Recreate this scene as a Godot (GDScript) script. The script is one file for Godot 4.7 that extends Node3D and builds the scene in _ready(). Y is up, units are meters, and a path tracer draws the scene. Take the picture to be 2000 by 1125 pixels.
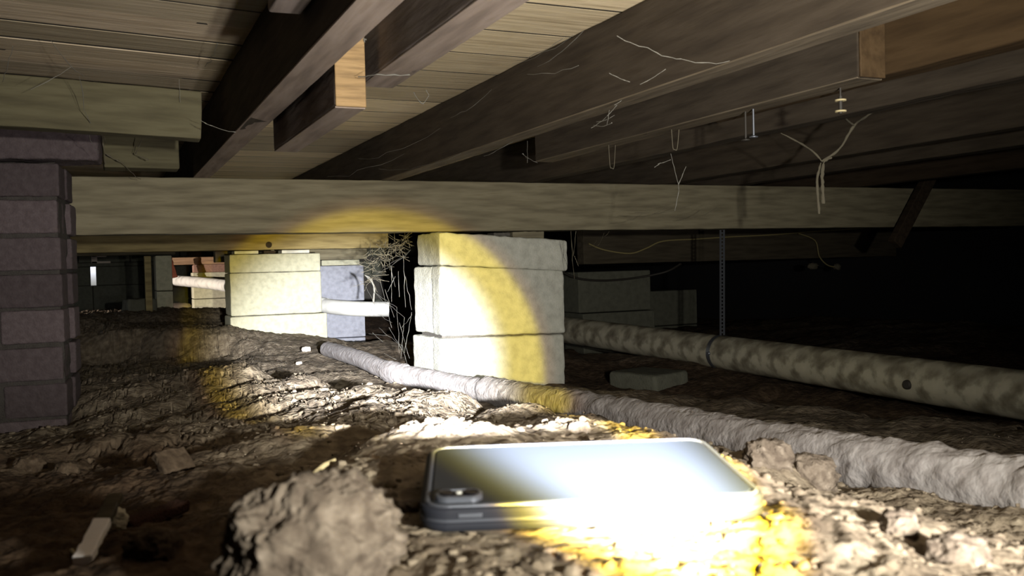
extends Node3D
# A crawl space under a timber floor, lit by a hand torch beside the camera.
# House axes: joists run along z, bearers along x, y up; the origin is the camera.

const F := 1773.0
var cam_basis: Basis
var used := {}
var M := {}
var rng := RandomNumberGenerator.new()
var nz := FastNoiseLite.new()
var nz2 := FastNoiseLite.new()
var celln := FastNoiseLite.new()
var ground_pts: Array[Vector3] = []
var pipe_line: Array = []

func _ready() -> void:
	rng.seed = 11
	setup_view()
	setup_light()
	setup_noise()
	setup_materials()
	build_ground()
	build_walls()
	build_ceiling()
	build_timbers()
	build_piers()
	build_pipes()
	build_phone()
	build_cables()
	build_back_items()
	build_debris()
	build_webs()

# ------------------------------------------------------------------ view and light
func setup_view() -> void:
	var dj := Vector3(-795.0, 27.5, -F).normalized()
	var dp := Vector3(3962.0, 149.5, -F).normalized()
	dp = (dp - dj * dp.dot(dj)).normalized()
	var up := (-dj).cross(dp).normalized()
	cam_basis = Basis(dp, up, -dj).transposed()
	var cam := Camera3D.new()
	cam.name = "camera"
	cam.near = 0.02
	cam.far = 60.0
	add_child(cam)
	cam.transform = Transform3D(cam_basis, Vector3.ZERO)
	var at := CameraAttributesPhysical.new()
	at.frustum_focal_length = 12.0 / (562.5 / F)
	at.frustum_focus_distance = 2.2
	at.frustum_near = 0.02
	at.frustum_far = 60.0
	at.exposure_aperture = 20.0
	cam.attributes = at
	cam.fov = rad_to_deg(2.0 * atan(562.5 / F))
	cam.current = true

	var we := WorldEnvironment.new()
	we.name = "environment"
	var e := Environment.new()
	e.background_mode = Environment.BG_SKY
	var sky := Sky.new()
	var sm := ProceduralSkyMaterial.new()
	sm.sky_top_color = Color(0.78, 0.84, 0.95)
	sm.sky_horizon_color = Color(0.95, 0.96, 1.0)
	sm.ground_horizon_color = Color(0.5, 0.5, 0.48)
	sm.ground_bottom_color = Color(0.4, 0.4, 0.38)
	sky.sky_material = sm
	e.sky = sky
	e.background_energy_multiplier = 1.6
	e.tonemap_mode = Environment.TONE_MAPPER_LINEAR
	e.tonemap_exposure = 1.0
	e.sdfgi_enabled = true
	e.ssao_enabled = true
	e.ssil_enabled = true
	we.environment = e
	add_child(we)

func spot(called: String, at: Vector3, dir: Vector3, half_angle: float, blend: float, col: Color, energy: float, size: float) -> void:
	var l := SpotLight3D.new()
	l.name = called
	l.light_color = col
	l.light_energy = energy
	l.spot_angle = half_angle
	l.spot_angle_attenuation = blend
	l.spot_range = 20.0
	l.spot_attenuation = 2.0
	l.light_size = size
	l.shadow_enabled = true
	l.transform = Transform3D(Basis.looking_at(dir.normalized(), Vector3.UP), at)
	add_child(l)

func setup_light() -> void:
	# the torch: a cool hot core, the yellow and orange fringe of its lens; the fill spots are added apart from it
	var t := Vector3(0.140, -0.034, 0.0)
	var d := onz(740, 740, -2.3) - t
	var core := onz(718, 728, -2.3) - t
	spot("torch_core", t, core, 9.5, 0.75, Color(0.93, 0.95, 1.0), 42.0, 0.012)
	spot("torch_yellow_fringe", t, d, 11.0, 0.12, Color(1.0, 0.90, 0.06), 6.0, 0.012)
	spot("torch_orange_fringe", t, d, 11.8, 0.15, Color(1.0, 0.62, 0.15), 0.9, 0.012)
	spot("added_uplight", Vector3(0.30, -0.05, 0.0), Vector3(0.16, 0.30, -1.0), 42.0, 1.0, Color(1.0, 0.97, 0.94), 0.95, 0.012)  # added fill, apart from the torch, that brightens the joist undersides
	spot("added_spill", Vector3(0.23, 0.05, 0.30), Vector3(0.22, 0.0, -1.0), 42.0, 1.0, Color(1.0, 0.98, 0.91), 2.2, 0.015)  # added lamp behind the torch, gives its wide spill a gentler falloff
	# low sun that reaches in through a vent added in the unseen left wall
	var s := DirectionalLight3D.new()
	s.name = "sun"
	s.light_color = Color(1.0, 0.93, 0.86)
	s.light_energy = 1.5
	s.light_angular_distance = 0.5
	s.shadow_enabled = true
	s.transform = Transform3D(Basis.looking_at(Vector3(3.05, -0.16, -1.6).normalized(), Vector3.UP), Vector3(-4, 1, -5))
	add_child(s)

# ------------------------------------------------------------------ helpers
func ray(u: float, v: float) -> Vector3:
	return cam_basis * Vector3((u - 1000.0) / F, -(v - 562.5) / F, -1.0)
func pt(u: float, v: float, depth: float) -> Vector3:
	return ray(u, v) * depth
func onz(u: float, v: float, z: float) -> Vector3:
	var r := ray(u, v)
	return r * (z / r.z)
func ony(u: float, v: float, y: float) -> Vector3:
	var r := ray(u, v)
	return r * (y / r.y)
func onx(u: float, v: float, x: float) -> Vector3:
	var r := ray(u, v)
	return r * (x / r.x)

func numbered(called: String) -> String:
	if not used.has(called):
		used[called] = 0
		return called
	used[called] += 1
	return "%s_%03d" % [called, used[called]]

func thing(called: String, label: String, category: String, at := Vector3.ZERO, group := "") -> Node3D:
	var o := Node3D.new()
	o.name = numbered(called)
	add_child(o)
	o.position = at
	o.set_meta("label", label)
	o.set_meta("category", category)
	if group:
		o.set_meta("group", group)
	return o

func obj(called: String, mesh: Mesh, mat: Material, parent: Node3D, at := Vector3.ZERO, basis := Basis.IDENTITY) -> MeshInstance3D:
	var o := MeshInstance3D.new()
	o.name = numbered(called) if parent == self else called
	o.mesh = mesh
	o.material_override = null
	for i in mesh.get_surface_count():
		o.set_surface_override_material(i, mat)
	parent.add_child(o, true)
	o.transform = Transform3D(basis, at)
	return o

func tag(o: Node3D, label: String, category: String, group := "") -> Node3D:
	o.set_meta("label", label)
	o.set_meta("category", category)
	if group:
		o.set_meta("group", group)
	return o

func to_mesh(v: PackedVector3Array, n: PackedVector3Array, ix: PackedInt32Array, cols := PackedColorArray()) -> ArrayMesh:
	for k in range(0, ix.size(), 3):
		var a := v[ix[k]]
		var fn := (v[ix[k + 1]] - a).cross(v[ix[k + 2]] - a)
		if fn.dot(n[ix[k]] + n[ix[k + 1]] + n[ix[k + 2]]) > 0.0:
			var s := ix[k + 1]
			ix[k + 1] = ix[k + 2]
			ix[k + 2] = s
	var arr := []
	arr.resize(Mesh.ARRAY_MAX)
	arr[Mesh.ARRAY_VERTEX] = v
	arr[Mesh.ARRAY_NORMAL] = n
	arr[Mesh.ARRAY_INDEX] = ix
	if cols.size():
		arr[Mesh.ARRAY_COLOR] = cols
	var m := ArrayMesh.new()
	m.add_surface_from_arrays(Mesh.PRIMITIVE_TRIANGLES, arr)
	return m

func axis_cuts(h: float, r: float, step: float) -> PackedFloat32Array:
	var c := PackedFloat32Array([-h, -h + r * 0.45, -h + r])
	var inner := 2.0 * (h - r)
	var k := maxi(1, int(ceil(inner / maxf(step, 0.001))))
	for i in range(1, k):
		c.append(-h + r + inner * i / k)
	c.append_array(PackedFloat32Array([h - r, h - r * 0.45, h]))
	return c

# A box with rounded edges; its faces can be divided and worn (noise along the normal), and sheared: y += shear * x.
func worn_box(size: Vector3, r := 0.004, step := 100.0, wear := 0.0, freq := 20.0, shear := 0.0, taper := 0.0) -> ArrayMesh:
	var h := size / 2.0
	r = minf(r, minf(h.x, minf(h.y, h.z)) * 0.9)
	var cuts := [axis_cuts(h.x, r, step), axis_cuts(h.y, r, step), axis_cuts(h.z, r, step)]
	var v := PackedVector3Array()
	var n := PackedVector3Array()
	var ix := PackedInt32Array()
	var off := Vector3(rng.randf(), rng.randf(), rng.randf()) * 100.0
	for ax in 3:
		var b := (ax + 1) % 3
		var c := (ax + 2) % 3
		for s in [-1.0, 1.0]:
			var base := v.size()
			for i in cuts[b].size():
				for j in cuts[c].size():
					var p := Vector3.ZERO
					p[ax] = h[ax] * s
					p[b] = cuts[b][i]
					p[c] = cuts[c][j]
					var q := p.clamp(-(h - Vector3.ONE * r), h - Vector3.ONE * r)
					var nn := (p - q).normalized()
					var w := q + nn * r
					if wear > 0.0:
						var sp := (w + off) * freq
						w += nn * wear * (nz.get_noise_3dv(sp) + 0.5 * nz.get_noise_3dv(sp * 2.7))
					if taper != 0.0:
						w.y *= 1.0 + taper * w.x / size.x
					w.y += shear * w.x
					v.append(w)
					n.append(nn)
			var rows: int = cuts[c].size()
			for i in cuts[b].size() - 1:
				for j in rows - 1:
					var a: int = base + i * rows + j
					ix.append_array(PackedInt32Array([a, a + 1, a + rows, a + 1, a + rows + 1, a + rows]))
	if wear > 0.0:
		n = bent_normals(v, n, ix)
	return to_mesh(v, n, ix)

# normals of the worn faces, turned to the side the plain ones face
func bent_normals(v: PackedVector3Array, n0: PackedVector3Array, ix: PackedInt32Array) -> PackedVector3Array:
	var n := PackedVector3Array()
	n.resize(v.size())
	for k in range(0, ix.size(), 3):
		var a := v[ix[k]]
		var f := (v[ix[k + 1]] - a).cross(v[ix[k + 2]] - a)
		if f.dot(n0[ix[k]] + n0[ix[k + 1]] + n0[ix[k + 2]]) < 0.0:
			f = -f
		for q in 3:
			n[ix[k + q]] += f
	for k in n.size():
		n[k] = (n[k].normalized() * 0.75 + n0[k] * 0.25).normalized() if n[k].length_squared() > 1e-20 else n0[k]
	return n

# A tube along points; radii may vary from point to point. Dirt thickens it unevenly.
func tube_into(v: PackedVector3Array, n: PackedVector3Array, ix: PackedInt32Array, pts: Array, radii: Array, sides: int, dirt := 0.0, freq := 30.0) -> void:
	var base := v.size()
	var prev := Vector3.ZERO
	for i in pts.size():
		var p: Vector3 = pts[i]
		var t: Vector3 = (pts[mini(i + 1, pts.size() - 1)] - pts[maxi(i - 1, 0)]).normalized()
		var side := prev if i > 0 else (Vector3.UP if absf(t.y) < 0.9 else Vector3.RIGHT)
		side = (side - t * side.dot(t)).normalized()
		prev = side
		var other := t.cross(side)
		var r: float = radii[mini(i, radii.size() - 1)]
		for k in sides + 1:
			var a := TAU * k / sides
			var d := side * cos(a) + other * sin(a)
			var rr := r
			if dirt > 0.0:
				var w := p + d * r
				rr += dirt * (nz.get_noise_3dv(w * freq) + 0.6 * nz.get_noise_3dv(w * freq * 3.1))
			v.append(p + d * rr)
			n.append(d)
	for i in pts.size() - 1:
		for k in sides:
			var a := base + i * (sides + 1) + k
			ix.append_array(PackedInt32Array([a, a + 1, a + sides + 1, a + 1, a + sides + 2, a + sides + 1]))
	for e in 2:
		var c: Vector3 = pts[0] if e == 0 else pts[-1]
		var away: Vector3 = (pts[0] - pts[1]).normalized() if e == 0 else (pts[-1] - pts[-2]).normalized()
		var ring := base + (0 if e == 0 else (pts.size() - 1) * (sides + 1))
		var m := v.size()
		v.append(c)
		n.append(away)
		for k in sides + 1:
			v.append(v[ring + k])
			n.append(away)
		for k in sides:
			ix.append_array(PackedInt32Array([m, m + 1 + k, m + 2 + k]))

func tube(pts: Array, radii: Array, sides := 10, dirt := 0.0, freq := 30.0) -> ArrayMesh:
	var v := PackedVector3Array()
	var n := PackedVector3Array()
	var ix := PackedInt32Array()
	tube_into(v, n, ix, pts, radii, sides, dirt, freq)
	if dirt > 0.0:
		n = bent_normals(v, n, ix)
	return to_mesh(v, n, ix)

func smooth_path(pts: Array, per: int) -> Array:
	var c := Curve3D.new()
	for i in pts.size():
		var t: Vector3 = (pts[mini(i + 1, pts.size() - 1)] - pts[maxi(i - 1, 0)]) / 6.0
		c.add_point(pts[i], -t, t)
	var out := []
	for i in pts.size() - 1:
		for k in per:
			out.append(c.sample(i, float(k) / per))
	out.append(pts[-1])
	return out

# Profile (radius, height) turned about y.
func lathe(profile: Array, sides := 20) -> ArrayMesh:
	var v := PackedVector3Array()
	var n := PackedVector3Array()
	var ix := PackedInt32Array()
	for i in profile.size() - 1:
		var a: Vector2 = profile[i]
		var b: Vector2 = profile[i + 1]
		var flat := Vector2(b.y - a.y, a.x - b.x).normalized()
		var base := v.size()
		for k in sides + 1:
			var t := TAU * k / sides
			for q in [a, b]:
				v.append(Vector3(q.x * cos(t), q.y, q.x * sin(t)))
				n.append(Vector3(flat.x * cos(t), flat.y, flat.x * sin(t)))
		for k in sides:
			var s := base + k * 2
			ix.append_array(PackedInt32Array([s, s + 1, s + 2, s + 1, s + 3, s + 2]))
	return to_mesh(v, n, ix)

# A lump of earth or stone: a cube pulled to a ball, uneven, stretched.
func lump(size: Vector3, cuts: int, rough: float, freq: float, squareness := 0.0) -> ArrayMesh:
	var v := PackedVector3Array()
	var n := PackedVector3Array()
	var ix := PackedInt32Array()
	var off := Vector3(rng.randf(), rng.randf(), rng.randf()) * 50.0
	for ax in 3:
		for s in [-1.0, 1.0]:
			var base := v.size()
			for i in cuts + 1:
				for j in cuts + 1:
					var p := Vector3.ZERO
					p[ax] = s
					p[(ax + 1) % 3] = tan((2.0 * i / cuts - 1.0) * PI / 4.0)
					p[(ax + 2) % 3] = tan((2.0 * j / cuts - 1.0) * PI / 4.0)
					var d := p.normalized()
					var sp := d * freq + off
					var r := 1.0 + rough * (nz2.get_noise_3dv(sp) + 0.45 * nz2.get_noise_3dv(sp * 2.3) + 0.25 * nz2.get_noise_3dv(sp * 5.1))
					v.append(d.lerp(p * 0.75, squareness) * r * size)
					n.append(d)
			for i in cuts:
				for j in cuts:
					var a := base + i * (cuts + 1) + j
					ix.append_array(PackedInt32Array([a, a + 1, a + cuts + 1, a + 1, a + cuts + 2, a + cuts + 1]))
	var bn := bent_normals(v, n, ix)
	return to_mesh(v, bn, ix)

# ------------------------------------------------------------------ materials
func setup_noise() -> void:
	nz.noise_type = FastNoiseLite.TYPE_SIMPLEX_SMOOTH
	nz.frequency = 1.0
	nz.fractal_type = FastNoiseLite.FRACTAL_NONE
	nz.seed = 3
	nz2.noise_type = FastNoiseLite.TYPE_SIMPLEX
	nz2.frequency = 1.0
	nz2.fractal_type = FastNoiseLite.FRACTAL_RIDGED
	nz2.fractal_octaves = 2
	nz2.seed = 9
	celln.noise_type = FastNoiseLite.TYPE_CELLULAR
	celln.cellular_return_type = FastNoiseLite.RETURN_DISTANCE2_SUB
	celln.cellular_jitter = 1.0
	celln.frequency = 1.0
	celln.fractal_type = FastNoiseLite.FRACTAL_NONE
	celln.seed = 5

func noise_tex(freq: float, octaves: int, ramp: Array, seed_: int, size := 512, type := FastNoiseLite.TYPE_SIMPLEX_SMOOTH) -> NoiseTexture2D:
	var n := FastNoiseLite.new()
	n.noise_type = type
	n.frequency = freq
	n.fractal_octaves = octaves
	n.seed = seed_
	var t := NoiseTexture2D.new()
	t.width = size
	t.height = size
	t.seamless = true
	t.noise = n
	if ramp.size():
		var g := Gradient.new()
		var offs := PackedFloat32Array()
		var cols := PackedColorArray()
		for i in ramp.size():
			offs.append(ramp[i][0])
			cols.append(Color8(ramp[i][1], ramp[i][2], ramp[i][3]))
		g.offsets = offs
		g.colors = cols
		t.color_ramp = g
	return t

func mat(albedo: Texture2D, scale: Vector3, rough: float, bump: Texture2D = null, relief := 0.1, tint := Color.WHITE, world := false) -> StandardMaterial3D:
	var m := StandardMaterial3D.new()
	m.albedo_color = tint
	m.albedo_texture = albedo
	m.roughness = rough
	m.metallic_specular = 0.3
	m.uv1_triplanar = true
	m.uv1_world_triplanar = world
	m.uv1_scale = scale
	m.uv1_triplanar_sharpness = 4.0
	if bump:
		m.heightmap_enabled = true
		m.heightmap_texture = bump
		m.heightmap_scale = relief
	return m

func plain(col: Color, rough: float, metal := 0.0) -> StandardMaterial3D:
	var m := StandardMaterial3D.new()
	m.albedo_color = col
	m.roughness = rough
	m.metallic = metal
	return m

func setup_materials() -> void:
	var grain := noise_tex(0.012, 5, [[0.0, 128, 119, 106], [0.35, 148, 138, 122], [0.55, 158, 148, 131], [0.75, 166, 156, 139], [1.0, 148, 137, 119]], 21)
	var grain_h := noise_tex(0.014, 5, [], 22)
	var x_grain := Vector3(0.8, 7.0, 7.0)
	var z_grain := Vector3(7.0, 7.0, 0.8)
	M.bearer = mat(grain, x_grain, 0.85, grain_h, 0.12, Color(0.84, 0.85, 0.81))
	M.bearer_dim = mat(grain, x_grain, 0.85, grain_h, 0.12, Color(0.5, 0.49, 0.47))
	M.bearer_new = mat(grain, x_grain, 0.8, grain_h, 0.08, Color(1.0, 0.97, 0.8))
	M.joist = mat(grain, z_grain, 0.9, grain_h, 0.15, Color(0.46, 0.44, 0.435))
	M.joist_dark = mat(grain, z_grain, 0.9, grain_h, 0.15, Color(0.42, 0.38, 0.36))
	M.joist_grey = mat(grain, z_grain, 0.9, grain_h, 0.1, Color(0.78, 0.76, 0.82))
	M.joist_new = mat(grain, z_grain, 0.75, grain_h, 0.06, Color(0.50, 0.43, 0.35))
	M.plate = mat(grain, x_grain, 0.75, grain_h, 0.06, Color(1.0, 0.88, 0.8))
	M.trimmer = mat(grain, x_grain, 0.85, grain_h, 0.08, Color(0.60, 0.61, 0.55))
	var bgrain := noise_tex(0.010, 4, [[0.0, 176, 162, 138], [0.4, 200, 187, 162], [0.6, 210, 198, 174], [1.0, 188, 173, 146]], 31)
	for i in 4:
		var k := 0.82 + 0.06 * i
		M["board_%d" % i] = mat(bgrain, Vector3(0.5 + 0.1 * i, 9.0, 9.0), 0.8, grain_h, 0.05, Color(k, k * (0.99 - 0.005 * i), k * 0.98))
		M["lit_board_%d" % i] = mat(bgrain, Vector3(0.5 + 0.1 * i, 9.0, 9.0), 0.8, grain_h, 0.05, Color(k * 1.22, k * 1.2, k * 1.16))  # same boards with bounced light painted in as a brighter tint
	var conc := noise_tex(0.02, 5, [[0.0, 172, 172, 165], [0.5, 188, 189, 181], [1.0, 200, 200, 193]], 41)
	var conc_h := noise_tex(0.09, 4, [], 42)
	M.block = mat(conc, Vector3.ONE * 3.0, 0.95, conc_h, 0.10)
	M.block_warm = mat(conc, Vector3.ONE * 3.3, 0.95, conc_h, 0.08, Color(0.98, 0.97, 0.90))
	M.block_beam_tint = mat(conc, Vector3.ONE * 3.1, 0.9, conc_h, 0.05, Color(0.80, 0.81, 0.91))  # cool colour of the beam core painted into the block tint
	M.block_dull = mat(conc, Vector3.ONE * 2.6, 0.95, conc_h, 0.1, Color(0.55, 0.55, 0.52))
	M.render_grey = mat(conc, Vector3.ONE * 2.6, 0.95, conc_h, 0.1, Color(0.62, 0.63, 0.6))
	var br := noise_tex(0.025, 5, [[0.0, 84, 77, 79], [0.5, 94, 87, 89], [1.0, 104, 98, 100]], 51)
	for i in 3:
		var k := 0.86 + 0.09 * i
		M["brick_%d" % i] = mat(br, Vector3.ONE * (3.5 + 0.4 * i), 0.95, conc_h, 0.12, Color(k, k * 0.97, k * 0.99))
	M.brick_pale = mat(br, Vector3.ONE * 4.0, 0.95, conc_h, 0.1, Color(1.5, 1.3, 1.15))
	M.mortar_dark = mat(conc, Vector3.ONE * 5.0, 1.0, conc_h, 0.15, Color(0.40, 0.38, 0.39))
	M.mortar = mat(conc, Vector3.ONE * 5.0, 1.0, conc_h, 0.15, Color(0.52, 0.5, 0.5))
	var soil := noise_tex(0.016, 6, [[0.0, 86, 77, 68], [0.35, 114, 104, 93], [0.6, 137, 127, 114], [0.85, 158, 148, 135], [1.0, 180, 170, 158]], 61)
	var soil_h := noise_tex(0.035, 6, [], 62)
	M.soil = mat(soil, Vector3.ONE * 3.7, 1.0, soil_h, 0.28, Color(0.95, 0.94, 0.92), true)
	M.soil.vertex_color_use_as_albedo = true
	M.clod = mat(soil, Vector3.ONE * 9.0, 1.0, soil_h, 0.12, Color(0.86, 0.85, 0.86), true)
	M.clod_shaded = mat(soil, Vector3.ONE * 9.0, 1.0, soil_h, 0.12, Color(0.62, 0.58, 0.55), true)  # same earth, tinted to match the shade painted into the left hollow
	M.crumb = mat(soil, Vector3.ONE * 3.7, 1.0, null, 0.1, Color(0.95, 0.94, 0.92), true)
	var dust := noise_tex(0.016, 6, [[0.0, 118, 112, 110], [0.4, 150, 145, 146], [0.7, 166, 162, 164], [1.0, 184, 180, 182]], 63)
	M.clay = mat(dust, Vector3.ONE * 4.0, 0.95, soil_h, 0.12, Color.WHITE, true)
	M.pvc = mat(noise_tex(0.008, 4, [[0.0, 186, 186, 182], [0.5, 226, 226, 222], [1.0, 238, 238, 234]], 71), Vector3.ONE * 2.0, 0.4)
	M.drain = mat(noise_tex(0.011, 5, [[0.0, 96, 88, 74], [0.42, 150, 144, 128], [0.6, 184, 178, 160], [1.0, 196, 190, 172]], 72), Vector3.ONE * 2.2, 0.55)
	M.grime = plain(Color8(44, 38, 32), 1.0)
	M.underside = mat(grain, z_grain, 0.9, grain_h, 0.08, Color(0.92, 0.89, 0.93))  # light from below painted into a paler strip tint
	M.underside_dull = mat(grain, z_grain, 0.9, grain_h, 0.1, Color(0.72, 0.70, 0.68))  # duller strip, light from below painted in likewise
	M.galv = plain(Color8(120, 124, 134), 0.45, 0.7)
	M.rust = mat(br, Vector3.ONE * 8.0, 0.9, conc_h, 0.1, Color(1.0, 0.62, 0.46))
	M.cable = plain(Color8(150, 138, 96), 0.6)
	M.cable_dark = plain(Color8(52, 48, 44), 0.6)
	M.web = plain(Color8(122, 120, 114), 0.9)
	M.web_dirty = plain(Color8(104, 98, 84), 1.0)
	M.white_paint = mat(grain, Vector3(9, 9, 60), 0.7, grain_h, 0.05, Color(1.0, 1.0, 1.0))
	M.stone = mat(conc, Vector3.ONE * 10.0, 0.9, conc_h, 0.05, Color(1.0, 0.97, 0.92))
	M.rag = plain(Color8(226, 214, 204), 0.9)
	M.straw = plain(Color8(190, 176, 138), 0.9)
	M.red_clay = mat(br, Vector3.ONE * 9.0, 0.95, conc_h, 0.1, Color(0.62, 0.46, 0.38))

# ------------------------------------------------------------------ ground
func soil_points() -> void:
	for p in [[100, 1120, 0.5], [400, 1120, 0.385], [700, 1120, 0.345], [1000, 1120, 0.33], [1300, 1120, 0.324], [1600, 1120, 0.338], [1950, 1120, 0.37],
			[850, 850, 0.7], [1100, 845, 0.8], [1250, 845, 0.75], [620, 870, 0.88], [620, 832, 1.12], [900, 832, 1.15], [1100, 828, 1.25],
			[750, 792, 1.34], [1000, 803, 1.36], [1150, 815, 1.38], [500, 860, 1.15], [300, 850, 1.5], [100, 880, 1.1], [0, 910, 1.0], [200, 960, 0.75], [0, 1000, 0.75], [450, 960, 0.7],
			[560, 735, 2.0], [430, 718, 2.2], [330, 745, 2.15], [220, 745, 2.25], [250, 800, 1.85], [130, 840, 1.75], [60, 850, 1.8], [-60, 860, 1.8], [-60, 820, 2.2],
			[700, 762, 1.62], [850, 776, 1.52], [600, 770, 1.7], [430, 705, 3.45], [330, 712, 3.45], [600, 722, 2.9], [720, 765, 2.35], [220, 715, 3.5],
			[420, 644, 3.68], [500, 664, 3.6], [620, 679, 3.4], [350, 640, 3.72], [250, 640, 3.75], [170, 622, 3.9], [420, 636, 4.3], [280, 634, 4.2], [290, 605, 4.8], [200, 612, 5.0],
			[400, 628, 6.5], [700, 692, 4.4], [830, 735, 2.3], [950, 742, 2.25], [1097, 752, 2.22], [200, 620, 7.0],
			[1160, 765, 2.8], [1300, 790, 2.6], [1500, 805, 2.45], [1800, 850, 2.1], [1250, 700, 4.0], [1150, 790, 2.1], [1350, 830, 1.85], [1700, 900, 1.5], [2000, 940, 1.35], [1900, 805, 2.6],
			[1200, 838, 1.45], [1400, 885, 1.12], [1600, 935, 0.92], [1800, 975, 0.78], [2000, 1010, 0.69], [1700, 1050, 0.5], [1950, 1045, 0.54], [1450, 900, 0.8], [1580, 980, 0.52], [1300, 850, 1.0]]:
		ground_pts.append(pt(p[0], p[1], p[2]))
	for p in [[430, 716, 2.75], [560, 731, 2.45], [330, 742, 2.7], [650, 746, 2.3], [240, 745, 2.8]]:
		ground_pts.append(pt(p[0], p[1], p[2]) - Vector3(0, 0.035, 0))  # the hollow behind the near mound
	for p in [[0.149, -0.110, -0.452], [0.286, -0.110, -0.40], [0.253, -0.1115, -0.299], [0.116, -0.1115, -0.3515], [0.2, -0.112, -0.375], [0.33, -0.125, -0.34], [0.08, -0.118, -0.40],
			[0.165, -0.125, 0.1], [0.165, -0.16, 0.5], [-0.6, -0.2, 0.0], [0.9, -0.22, 0.0], [-0.9, -0.3, -1.5], [-1.2, -0.3, -3.5], [3.0, -0.42, -1.5], [3.0, -0.42, -5.0], [0.3, -0.42, -8.0], [1.6, -0.45, -5.5], [2.2, -0.45, -8.0], [1.84, -0.41, -1.3], [1.84, -0.42, -3.5]]:
		ground_pts.append(Vector3(p[0], p[1], p[2]))

func bed_under_pipe() -> void:
	for k in range(0, pipe_line.size(), 3):
		var p: Vector3 = pipe_line[k]
		var low := 0.030 if p.z < -1.5 else 0.014
		ground_pts.append(Vector3(p.x - 0.028, p.y - low, p.z))
		ground_pts.append(Vector3(p.x + 0.035, p.y - 0.036, p.z - 0.01))
		ground_pts.append(Vector3(p.x + 0.12, p.y - 0.075, p.z - 0.03))

func base_h(x: float, z: float) -> float:
	var s := 0.0
	var w := 0.0
	for g in ground_pts:
		var dx := x - g.x
		var dz := z - g.z
		var d := dx * dx + dz * dz + 0.0004
		var k := 1.0 / (d * d)
		s += k * g.y
		w += k
	return s / w

func soil_relief(x: float, z: float) -> float:
	var d := sqrt(x * x + z * z)
	var p := Vector2(x, z)
	var calm := clampf((Vector2(x - 0.2, z + 0.376).length() - 0.055) / 0.05, 0.12, 1.0)  # pressed flat under the phone
	var near := clampf(d / 1.2, 0.28, 1.0)
	var h := near * 0.013 * nz.get_noise_2dv(p * 4.0)
	h += near * 0.006 * nz.get_noise_2dv(p * 11.0 + Vector2(7, 3))
	# clods: cells with sunken joints
	var warp := Vector2(nz.get_noise_2dv(p * 14.0), nz.get_noise_2dv(p * 14.0 + Vector2(31, 17)))
	var c1 := celln.get_noise_2dv(p * 16.0 + warp * 0.7)
	var c2 := celln.get_noise_2dv(p * 52.0 + warp * 1.1)
	var fine := clampf(1.3 - d * 0.6, 0.35, 1.0)
	h += near * 0.0045 * minf(c1 + 1.0, 0.45) + 0.0024 * fine * minf(c2 + 1.0, 0.5)
	h += 0.0016 * nz.get_noise_2dv(p * 60.0) + 0.0009 * nz.get_noise_2dv(p * 140.0) + 0.0005 * nz.get_noise_2dv(p * 300.0)
	# long cracks that run away from the camera on the left mound
	var along := Vector2(0.27, -0.963)
	var a := p.dot(along)
	var b := p.dot(Vector2(along.y, -along.x))
	var cr := absf(nz.get_noise_2d(a * 2.6 + 0.6 * warp.x, b * 11.0 + 40.0 + 0.5 * warp.y))
	var field := clampf((0.62 - x) / 0.2, 0.0, 1.0) * clampf((-z - 0.85) / 0.3, 0.0, 1.0)
	h -= field * 0.020 * clampf(1.0 - cr / 0.06, 0.0, 1.0)
	h += field * 0.003 * nz2.get_noise_2d(a * 2.0, b * 8.0)
	return h * calm

# shade painted into the soil colour: in the trench on the right and in the hollow at lower left
func painted_shade(x: float, z: float, y: float) -> float:
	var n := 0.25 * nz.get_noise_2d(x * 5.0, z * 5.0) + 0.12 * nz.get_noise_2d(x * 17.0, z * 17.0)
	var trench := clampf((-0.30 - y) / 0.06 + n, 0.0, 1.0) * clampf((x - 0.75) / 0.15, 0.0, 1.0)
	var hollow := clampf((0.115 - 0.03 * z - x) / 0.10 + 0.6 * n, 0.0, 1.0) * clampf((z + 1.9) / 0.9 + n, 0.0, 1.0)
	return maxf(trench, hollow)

func ground_y(x: float, z: float) -> float:
	return base_h(x, z) + soil_relief(x, z)

func cuts_from(lo: float, a: float, b: float, hi: float, fine: float, growth: float) -> PackedFloat32Array:
	var left := []
	var x := a
	while x > lo:
		x -= fine + growth * (a - x)
		left.append(x)
	left.reverse()
	var out := PackedFloat32Array(left)
	x = a
	while x < b:
		out.append(x)
		x += fine
	while x < hi:
		out.append(x)
		x += fine + growth * maxf(0.0, x - b)
	out.append(hi)
	return out

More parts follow.
